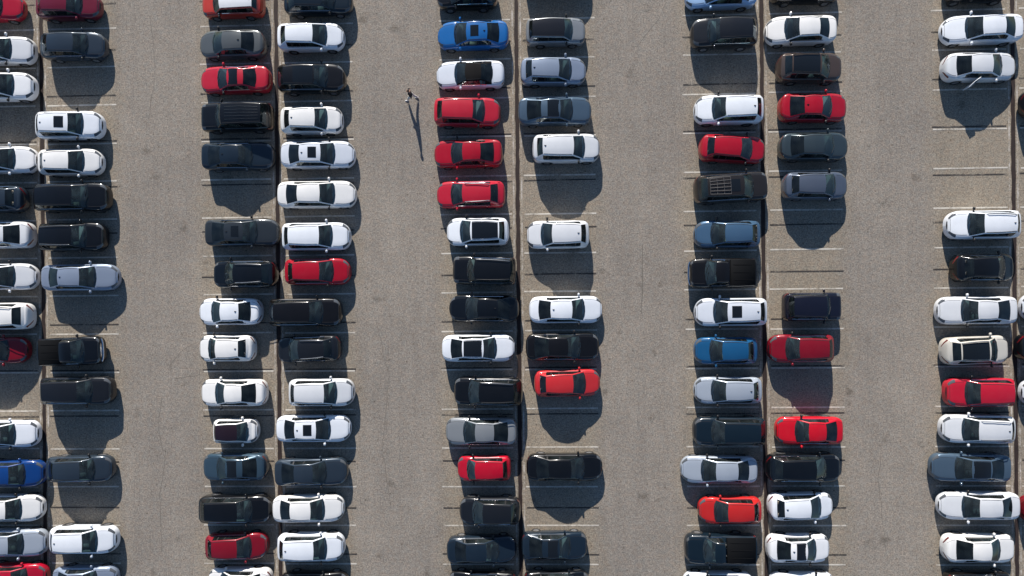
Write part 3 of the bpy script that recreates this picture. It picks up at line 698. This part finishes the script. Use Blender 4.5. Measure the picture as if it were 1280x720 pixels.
CARS = [
(-36.85,21.43,0.0,4.8,'sedan','crimson','','crimson sedan topmost in the leftmost column'),
(-36.15,18.46,0.0,4.8,'sedan2','white','','white sedan between crimson sedan and white SUV in the leftmost column'),
(-36.01,15.95,0.0,4.7,'suv','white','','white SUV below white sedan, open bay beneath it, in the leftmost column'),
(-36.04,10.98,0.0,4.8,'sedan','white','','white sedan above slate grey hatchback, open bay above it, in the leftmost column'),
(-36.62,8.30,180.0,4.4,'hatch','slate','','slate grey hatchback between white sedan and white sedan in the leftmost column'),
(-36.31,5.84,180.0,4.8,'sedan2','white','','white sedan between slate grey hatchback and white sedan in the leftmost column'),
(-36.11,2.99,0.0,4.8,'sedan','white','','white sedan between white sedan and white SUV in the leftmost column'),
(-36.31,0.30,180.0,4.7,'suv','white','rails','white SUV with roof rails between white sedan and dark red hatchback in the leftmost column'),
(-36.54,-2.02,0.0,4.4,'hatch','darkred','','dark red hatchback below white SUV, open bay beneath it, in the leftmost column'),
(-36.09,-7.74,0.0,4.8,'sedan2','white','','white sedan above royal blue hatchback, open bay above it, in the leftmost column'),
(-35.49,-10.44,0.0,4.4,'hatch','royal','','royal blue hatchback between white sedan and white sedan in the leftmost column'),
(-35.80,-12.81,0.0,4.8,'sedan','white','','white sedan between royal blue hatchback and silver sedan in the leftmost column'),
(-35.60,-15.18,0.0,4.8,'sedan2','silver','','silver sedan between white sedan and crimson hatchback in the leftmost column'),
(-35.39,-17.51,0.0,4.4,'hatch','crimson','','crimson hatchback bottommost in the leftmost column'),
(-31.25,21.40,0.0,4.3,'hatch','maroon','','maroon hatchback topmost in the second column'),
(-30.94,18.66,0.0,4.4,'hatch2','slate','','slate grey hatchback below maroon hatchback, open bay beneath it, in the second column'),
(-31.20,13.24,0.0,4.5,'suv','white','sunroof,fin','white SUV with dark sunroof above white hatchback, open bay above it, in the second column'),
(-31.20,10.74,0.0,4.3,'hatch','white','fin','white hatchback between white SUV and black SUV in the second column'),
(-31.08,8.33,0.0,5.1,'suv2','black','','black SUV between white hatchback and black SUV in the second column'),
(-31.05,5.65,0.0,4.5,'suv2','black','rails','black SUV with roof rails between black SUV and silver blue sedan in the second column'),
(-30.62,2.89,0.0,5.2,'sedan','silverblue','fin','silver blue sedan below black SUV, open bay beneath it, in the second column'),
(-31.19,-2.13,2.0,4.2,'pickup','black','cover,chrome','black pickup truck with covered bed above charcoal SUV, open bay above it, second column'),
(-30.83,-4.81,0.0,4.9,'suv2','charcoal','','charcoal SUV below black pickup truck, open bay beneath it, in the second column'),
(-30.74,-10.14,0.6,4.5,'hatch2','slate','','slate grey hatchback alone between empty bays in the second column'),
(-30.47,-14.93,0.0,4.5,'suv','white','fin','white SUV above silver blue sedan, open bay above it, in the second column'),
(-30.43,-17.70,0.0,4.3,'sedan2','silverblue','pano','silver blue sedan with black roof panel bottommost in the second column'),
(-19.94,21.29,180.0,4.2,'mini','orange','whiteroof,fin','orange red small hatchback with white roof topmost in the third column'),
(-20.00,18.57,180.0,4.5,'sedan','grey','fin','grey sedan between orange red small hatchback and red coupe in the third column'),
(-19.80,16.16,180.0,4.8,'coupe','red','pano','red coupe with black roof panel between grey sedan and black boxy SUV third column'),
(-19.69,13.59,180.0,4.8,'boxy','black','ribs','black boxy SUV with ribbed roof between red coupe and navy sedan in the third column'),
(-19.66,10.97,0.0,4.9,'sedan2','navy','fin','navy sedan below black boxy SUV, open bay beneath it, in the third column'),
(-19.41,5.81,0.0,5.0,'sedan2','gunmetal','sunroof,fin','gunmetal sedan with dark sunroof above black SUV, open bay above it, in the third column'),
(-19.23,2.99,180.0,4.3,'suv','black','rails','black SUV with roof rails between gunmetal sedan and white sedan in the third column'),
(-20.30,0.47,180.0,4.3,'sedan','white','fin','white sedan between black SUV and white hatchback in the third column'),
(-20.53,-2.01,180.0,3.8,'hatch2','white','fin','white hatchback between white sedan and white sedan in the third column'),
(-20.10,-5.01,180.0,4.5,'sedan2','white','','white sedan between white hatchback and white microcar in the third column'),
(-19.96,-7.60,0.0,3.0,'micro','white','plumroof','white microcar with plum top between white sedan and steel blue sedan in the third column'),
(-20.06,-10.04,180.5,4.4,'sedan2','steel','pano','steel blue sedan with black roof panel between white microcar and black SUV third column'),
(-20.01,-12.86,0.0,4.9,'suv','black','','black SUV between steel blue sedan and dark red hatchback in the third column'),
(-19.97,-15.38,1.0,4.2,'hatch','darkred','','dark red hatchback between black SUV and white sedan in the third column'),
(-19.82,-17.78,180.0,4.4,'sedan','white','','white sedan bottommost in the third column'),
(-14.10,21.35,0.0,4.6,'hatch2','deepnavy','','dark navy hatchback topmost in the fourth column'),
(-14.61,18.93,0.0,4.5,'hatch','white','','white hatchback between dark navy hatchback and black SUV in the fourth column'),
(-14.58,16.10,0.0,4.6,'suv','black','pano','black SUV with black roof panel between white hatchback and white hatchback in the fourth column'),
(-14.61,13.31,0.0,4.2,'hatch2','white','fin','white hatchback between black SUV and silvery white sedan in the fourth column'),
(-14.20,10.99,0.0,5.0,'sedan','silverwhite','sunroof,fin','silvery white sedan with dark sunroof between white hatchback and white sedan in the fourth column'),
(-14.30,8.31,0.0,5.3,'sedan','white','','white sedan between silvery white sedan and white SUV in the fourth column'),
(-14.34,5.47,0.0,4.6,'suv','white','','white SUV between white sedan and red hatchback in the fourth column'),
(-14.29,3.11,0.0,4.4,'hatch','red','','red hatchback between white SUV and black SUV in the fourth column'),
(-15.12,0.38,0.0,4.9,'suv2','black','','black SUV between red hatchback and charcoal hatchback in the fourth column'),
(-14.92,-2.10,182.0,4.3,'hatch2','charcoal','rails','charcoal hatchback with roof rails between black SUV and white SUV in the fourth column'),
(-14.08,-5.01,0.0,4.4,'suv','white','','white SUV between charcoal hatchback and white sedan in the fourth column'),
(-14.66,-7.46,0.0,5.0,'sedan','white','sunroof,fin','white sedan with dark sunroof between white SUV and slate grey sedan in the fourth column'),
(-14.85,-10.37,1.0,4.9,'sedan2','slate','','slate grey sedan between white sedan and white sedan in the fourth column'),
(-15.06,-12.85,0.5,4.8,'sedan','white','','white sedan between slate grey sedan and white SUV in the fourth column'),
(-14.88,-15.41,0.0,4.5,'suv','white','fin','white SUV between white sedan and black sedan in the fourth column'),
(-14.69,-18.05,0.0,4.6,'sedan2','black','','black sedan bottommost in the fourth column'),
(-4.01,21.54,180.0,4.1,'suv','black','','black SUV topmost in the fifth column'),
(-3.63,18.83,180.0,4.8,'sedan','azure','sunroof,fin','bright blue sedan with dark sunroof between black SUV and silvery white coupe fifth column'),
(-3.84,16.19,180.0,4.6,'coupe','silverwhite','softtop','silvery white coupe with black soft top between bright blue sedan and red SUV fifth column'),
(-4.07,13.65,-1.0,4.5,'suv','red','','red SUV between silvery white coupe and red sedan in the fifth column'),
(-4.02,10.90,180.0,4.6,'sedan2','red','','red sedan between red SUV and red hatchback in the fifth column'),
(-3.86,8.15,180.0,4.6,'hatch2','red','rails','red hatchback with roof rails between red sedan and white SUV in the fifth column'),
(-3.42,5.65,180.0,4.2,'suv','white','bigpano','white SUV with black glass roof between red hatchback and black boxy SUV fifth column'),
(-3.01,3.06,178.0,4.2,'boxy','black','rails','black boxy SUV with roof rails between white SUV and black sedan in the fifth column'),
(-3.06,0.53,179.0,4.7,'sedan','black','fin','black sedan between black boxy SUV and white sedan in the fifth column'),
(-3.46,-2.12,0.0,4.9,'sedan','white','bigpano','white sedan with black glass roof between black sedan and black SUV in the fifth column'),
(-2.81,-5.01,179.0,4.6,'suv2','black','rails','black SUV with roof rails between white sedan and light grey sedan in the fifth column'),
(-3.32,-7.68,180.0,4.8,'sedan2','lightgrey','','light grey sedan between black SUV and red small hatchback in the fifth column'),
(-3.13,-10.16,181.0,3.6,'micro2','red','','red small hatchback between light grey sedan and charcoal SUV in the fifth column'),
(-2.77,-12.98,180.0,4.1,'suv','charcoal','','charcoal SUV between red small hatchback and navy sedan in the fifth column'),
(-3.36,-15.59,1.0,4.7,'sedan','navy','','navy sedan between charcoal SUV and black sedan in the fifth column'),
(-3.33,-17.97,180.0,4.6,'sedan2','black','','black sedan bottommost in the fifth column'),
(2.03,22.55,0.0,4.4,'hatch','grey','','grey hatchback just beyond the top edge, its shadow falling above the sixth column'),
(1.89,18.94,0.0,4.0,'mini','lightgrey','blackroof','light grey small hatchback with black roof topmost in the sixth column'),
(1.71,16.30,-0.5,4.4,'hatch','silverblue','fin','silver blue hatchback between light grey small hatchback and blue grey sedan in the sixth column'),
(1.79,13.64,0.0,4.9,'sedan2','bluegrey','pano','blue grey sedan with black roof panel between silver blue hatchback and white SUV sixth column'),
(2.52,11.13,0.0,4.5,'suv','white','fin','white SUV below blue grey sedan, open bay beneath it, in the sixth column'),
(1.94,5.39,180.0,4.2,'suv','white','fin','white SUV alone between empty bays in the sixth column'),
(2.40,0.40,0.0,4.9,'sedan','white','fin','white sedan above black sedan, open bay above it, in the sixth column'),
(2.16,-2.07,0.0,4.9,'sedan2','black','','black sedan between white sedan and light red hatchback in the sixth column'),
(2.46,-4.49,0.8,4.4,'hatch','coral','','light red hatchback below black sedan, open bay beneath it, in the sixth column'),
(2.23,-10.09,0.0,5.1,'sedan','black','','black sedan alone between empty bays in the sixth column'),
(1.52,-15.33,0.0,4.4,'sedan2','navy','pano','navy sedan with black roof panel above black hatchback, open bay above it, sixth column'),
(1.65,-17.88,0.0,4.4,'hatch','black','','black hatchback bottommost in the sixth column'),
(12.88,21.20,180.0,4.7,'sedan','paleblue','','pale blue sedan topmost in the seventh column'),
(13.01,18.58,180.0,4.3,'suv2','charcoal','','charcoal SUV below pale blue sedan, open bay beneath it, in the seventh column'),
(13.30,13.51,179.5,4.5,'suv','white','fin','white SUV above red hatchback, open bay above it, in the seventh column'),
(13.53,10.92,-4.0,4.3,'hatch','red','','red hatchback between white SUV and dark brown SUV in the seventh column'),
(13.40,8.35,3.0,4.8,'suv2','umber','rack,sunroof','dark brown SUV with roof rack between red hatchback and dusty blue hatchback seventh column'),
(13.14,5.30,179.5,4.3,'hatch','steelblue','','dusty blue hatchback between dark brown SUV and black pickup truck in the seventh column'),
(12.73,2.73,180.0,4.3,'pickup','black','cover,chrome','black pickup truck with covered bed between dusty blue hatchback and silvery white SUV seventh column'),
(13.32,0.15,180.0,4.7,'suv','silverwhite','sunroof,fin','silvery white SUV with dark sunroof between black pickup truck and deep blue hatchback seventh column'),
(12.99,-2.40,180.0,4.1,'hatch2','teal','','deep blue hatchback between silvery white SUV and silver hatchback in the seventh column'),
(13.10,-5.03,180.0,4.4,'hatch','silver','fin','silver hatchback between deep blue hatchback and dark navy SUV in the seventh column'),
(13.14,-7.72,180.0,4.7,'suv2','deepnavy','','dark navy SUV between silver hatchback and silver sedan in the seventh column'),
(12.47,-10.27,180.0,5.0,'sedan','silver','','silver sedan between dark navy SUV and orange red hatchback in the seventh column'),
(13.16,-12.96,180.5,4.1,'hatch','vermilion','','orange red hatchback between silver sedan and dark navy pickup truck in the seventh column'),
(12.47,-15.48,180.0,4.6,'pickup2','deepnavy','cover','dark navy pickup truck with covered bed by orange red hatchback and silvery white sedan seventh'),
(12.33,-17.97,180.0,4.6,'sedan','silverwhite','','silvery white sedan bottommost in the seventh column'),
(18.40,21.46,0.0,4.5,'sedan2','black','','black sedan topmost in the eighth column'),
(18.07,18.70,180.0,4.6,'sedan','white','','white sedan between black sedan and brown SUV in the eighth column'),
(18.59,16.17,-1.0,4.2,'suv','brown','bigpano,rails','brown SUV with black glass roof between white sedan and red sedan in the eighth column'),
(18.83,13.57,-1.0,4.4,'sedan2','red','fin','red sedan between brown SUV and slate grey sedan in the eighth column'),
(18.86,11.01,0.0,4.5,'sedan','slate2','','slate grey sedan between red sedan and dull silver hatchback in the eighth column'),
(18.93,8.42,-0.5,4.2,'hatch','dimsilver','','dull silver hatchback below slate grey sedan, open bay beneath it, in the eighth column'),
(18.64,0.45,0.0,3.7,'boxy','indigo','','indigo boxy SUV above dark red SUV, open bay above it, in the eighth column'),
(17.87,-2.29,180.0,4.2,'suv','darkred','','dark red SUV below indigo boxy SUV, open bay beneath it, in the eighth column'),
(18.39,-7.72,180.0,4.3,'sedan2','scarlet','','bright red sedan above black SUV, open bay above it, in the eighth column'),
(17.97,-10.15,0.0,4.8,'suv','black','','black SUV between bright red sedan and white hatchback in the eighth column'),
(17.81,-12.70,1.0,4.2,'hatch','white','fin','white hatchback between black SUV and white sedan in the eighth column'),
(17.63,-15.48,0.0,4.1,'sedan2','white','pano,fin','white sedan with black roof panel between white hatchback and silvery white sedan eighth column'),
(17.90,-18.01,0.0,4.3,'sedan','silverwhite','','silvery white sedan bottommost in the eighth column'),
(29.45,21.27,180.0,3.9,'suv','black','','black SUV topmost in the ninth column'),
(29.80,18.51,180.5,5.1,'sedan','white','','white sedan between black SUV and white sedan in the ninth column'),
(29.64,16.05,0.0,4.7,'sedan','white','opendoor','white sedan with rear door open below white sedan, open bay beneath it, ninth column'),
(29.69,5.70,180.0,4.6,'suv','white','rails,fin','white SUV with roof rails above black hatchback, open bay above it, in the ninth column'),
(29.77,2.89,0.0,3.9,'hatch2','black','','black hatchback between white SUV and white sedan in the ninth column'),
(29.28,0.11,180.0,5.0,'sedan2','white','','white sedan between black hatchback and beige SUV in the ninth column'),
(29.14,-2.49,2.0,4.2,'suv','beige','bigpano,rails','beige SUV with black glass roof between white sedan and red SUV in the ninth column'),
(29.37,-5.24,180.0,4.3,'suv2','red','','red SUV between beige SUV and white SUV in the ninth column'),
(29.22,-7.63,179.0,4.6,'suv','white','rails,fin','white SUV with roof rails between red SUV and blue grey sedan in the ninth column'),
(28.80,-10.17,179.5,5.0,'sedan2','bluegrey','bigpano','blue grey sedan with black glass roof between white SUV and white sedan ninth column'),
(29.32,-12.68,180.0,5.1,'sedan','white','','white sedan between blue grey sedan and white sedan in the ninth column'),
(29.34,-15.47,-0.5,4.6,'sedan2','white','','white sedan between white sedan and black hatchback in the ninth column'),
(29.33,-17.91,0.0,4.4,'hatch','black','','black hatchback bottommost in the ninth column'),
(34.66,13.59,0.0,4.7,'suv','charcoal','','charcoal SUV topmost in the rightmost column'),
(34.65,0.30,180.0,4.8,'sedan','silverwhite','','silvery white sedan above black hatchback, open bay above it, in the rightmost column'),
(34.14,-2.32,0.0,4.4,'hatch','black','','black hatchback between silvery white sedan and silvery white sedan in the rightmost column'),
(34.60,-5.28,180.0,4.8,'sedan','silverwhite','','silvery white sedan below black hatchback, open bay beneath it, in the rightmost column'),
(34.36,-12.91,0.0,4.4,'hatch2','darkred','','dark red hatchback bottommost in the rightmost column'),
]

for c in CARS: car(*c)

# ------------------------------------------------------------------ the person
def skinned(name, pts, edges, mat, parent=None, root=0, sub=1):
    me = bpy.data.meshes.new(name); me.from_pydata([q[0] for q in pts], edges, [])
    o = bpy.data.objects.new(name, me); COL.objects.link(o)
    sk = o.modifiers.new('skin', 'SKIN'); sk.use_smooth_shade = True
    for v, q in zip(me.skin_vertices[0].data, pts):
        rr = q[1]; v.radius = (rr, rr) if isinstance(rr, float) else rr
    me.skin_vertices[0].data[root].use_root = True
    if sub: ss = o.modifiers.new('sub', 'SUBSURF'); ss.levels = sub; ss.render_levels = sub
    dg = bpy.context.evaluated_depsgraph_get(); em = bpy.data.meshes.new_from_object(o.evaluated_get(dg))
    bpy.data.objects.remove(o); em.name = name
    em.materials.clear(); o = mesh_obj(name, em, mat, parent); return o

def person(X, Y, rz):
    root = empty('person', (X, Y, -.022), rz)
    root['label'] = 'lone person in dark jacket and pale trousers walking across the empty aisle'; root['category'] = 'person'
    skin = simple('skin', (.42, .24, .16), .6); jk = simple('dark_jacket', (.022, .020, .020), .85); tz = simple('pale_trousers', (.62, .58, .52), .85)
    sh = simple('white_shoe', (.75, .74, .72), .7); hr = simple('dark_hair', (.018, .013, .010), .6)
    # walking along +X: left foot ahead, right foot behind
    hipL, hipR = (.02, .09, .90), (-.02, -.09, .90)
    kL, kR = (.22, .10, .50), (-.10, -.10, .48); aL, aR = (.34, .10, .09), (-.33, -.10, .13)
    shL, shR = (.03, .19, 1.42), (.03, -.19, 1.42)
    elL, elR = (-.08, .235, 1.13), (.09, -.235, 1.13); wrL, wrR = (-.03, .235, .89), (.20, -.21, .93)
    pts = [((0, 0, .95), (.10, .08)), ((.01, 0, 1.15), (.14, .10)), ((.02, 0, 1.36), (.15, .10)), ((.03, 0, 1.48), .058), ((.04, 0, 1.54), .056), ((.055, 0, 1.62), (.078, .094)), ((.06, 0, 1.70), (.075, .088)), ((.055, 0, 1.745), .05),
           (shL, .062), (elL, .045), (wrL, .03), (shR, .062), (elR, .045), (wrR, .03),
           (hipL, .065), (kL, .058), (aL, .04), (hipR, .065), (kR, .058), (aR, .04),
           ((.148, 0, 1.615), .014)]
    E = [(0, 1), (1, 2), (2, 3), (3, 4), (4, 5), (5, 6), (6, 7), (2, 8), (8, 9), (9, 10), (2, 11), (11, 12), (12, 13), (0, 14), (14, 15), (15, 16), (0, 17), (17, 18), (18, 19), (5, 20)]
    # hands: palm and five fingers grown from each wrist
    def hand(wi, wr, dirv, thumb):
        d = Vector(dirv).normalized(); sdv = d.cross(Vector((0, 1, 0))).normalized()
        palm = Vector(wr) + d * .06; pi = len(pts); pts.append((tuple(palm), (.026, .018))); E.append((wi, pi))
        for q, (o_, ln) in enumerate(((-.027, .072), (-.009, .080), (.009, .075), (.027, .060))):
            b = palm + d * .035 + sdv * o_; m_ = b + d * ln * .55 + Vector((0, thumb * .008, 0)); t = b + d * ln * .9 + Vector((0, thumb * .022, 0))
            n = len(pts); pts.append((tuple(b), .009)); pts.append((tuple(m_), .0085)); pts.append((tuple(t), .007)); E.extend([(pi, n), (n, n + 1), (n + 1, n + 2)])
        b = palm - d * .02 - sdv * .03; n = len(pts); pts.append((tuple(b), .010)); pts.append((tuple(b + d * .03 - sdv * .022), .009)); pts.append((tuple(b + d * .058 - sdv * .028), .008)); E.extend([(pi, n), (n, n + 1), (n + 1, n + 2)])
    hand(10, wrL, (.25, .0, -.95), -1); hand(13, wrR, (.8, .1, -.35), 1)
    body = skinned('body', pts, E, skin, root, 0, 1)
    jp = [((0, 0, .77), (.20, .165)), ((.01, 0, 1.12), (.19, .15)), ((.02, 0, 1.36), (.20, .15)), ((.03, 0, 1.47), .08), (shL, .082), (elL, .063), (tuple(Vector(wrL) * .9 + Vector(elL) * .1), .048), (shR, .082), (elR, .063), (tuple(Vector(wrR) * .9 + Vector(elR) * .1), .048)]
    skinned('jacket', jp, [(0, 1), (1, 2), (2, 3), (2, 4), (4, 5), (5, 6), (2, 7), (7, 8), (8, 9)], jk, root)
    tp = [((0, 0, 1.04), (.14, .11)), (hipL, .125), (kL, .095), (tuple(Vector(aL) + Vector((0, 0, .02))), .062), (hipR, .125), (kR, .095), (tuple(Vector(aR) + Vector((0, 0, .02))), .062)]
    skinned('trousers', tp, [(0, 1), (1, 2), (2, 3), (0, 4), (4, 5), (5, 6)], tz, root)
    for a, pitch in ((aL, .0), (aR, .05)):
        ax, ay, az = a
        skinned('shoe', [((ax - .07, ay, .045 + pitch), (.042, .042)), ((ax + .03, ay, .05 + pitch * .6), (.046, .045)), ((ax + .15, ay, .038), (.045, .034)), ((ax + .20, ay, .034), (.034, .026))], [(0, 1), (1, 2), (2, 3)], sh, root)
    skinned('hair', [((.02, 0, 1.60), (.075, .088)), ((.035, 0, 1.70), (.092, .098)), ((.05, 0, 1.755), (.07, .075))], [(0, 1), (1, 2)], hr, root)
    for s in (-1, 1):
        m = MB(); m.rbox((.142, s * .032, 1.652), (.012, .026, .012), .003); mesh_obj('eye', m.mesh('eye'), hr, root)
        m = MB(); m.rbox((.055, s * .097, 1.63), (.045, .02, .06), .008); mesh_obj('ear', m.mesh('ear'), skin, root)
    m = MB(); m.rbox((.138, 0, 1.575), (.012, .045, .012), .003); mesh_obj('mouth', m.mesh('mouth'), simple('lips', (.30, .11, .09), .6), root)
    return root
person(-7.83, 14.87, R(180))
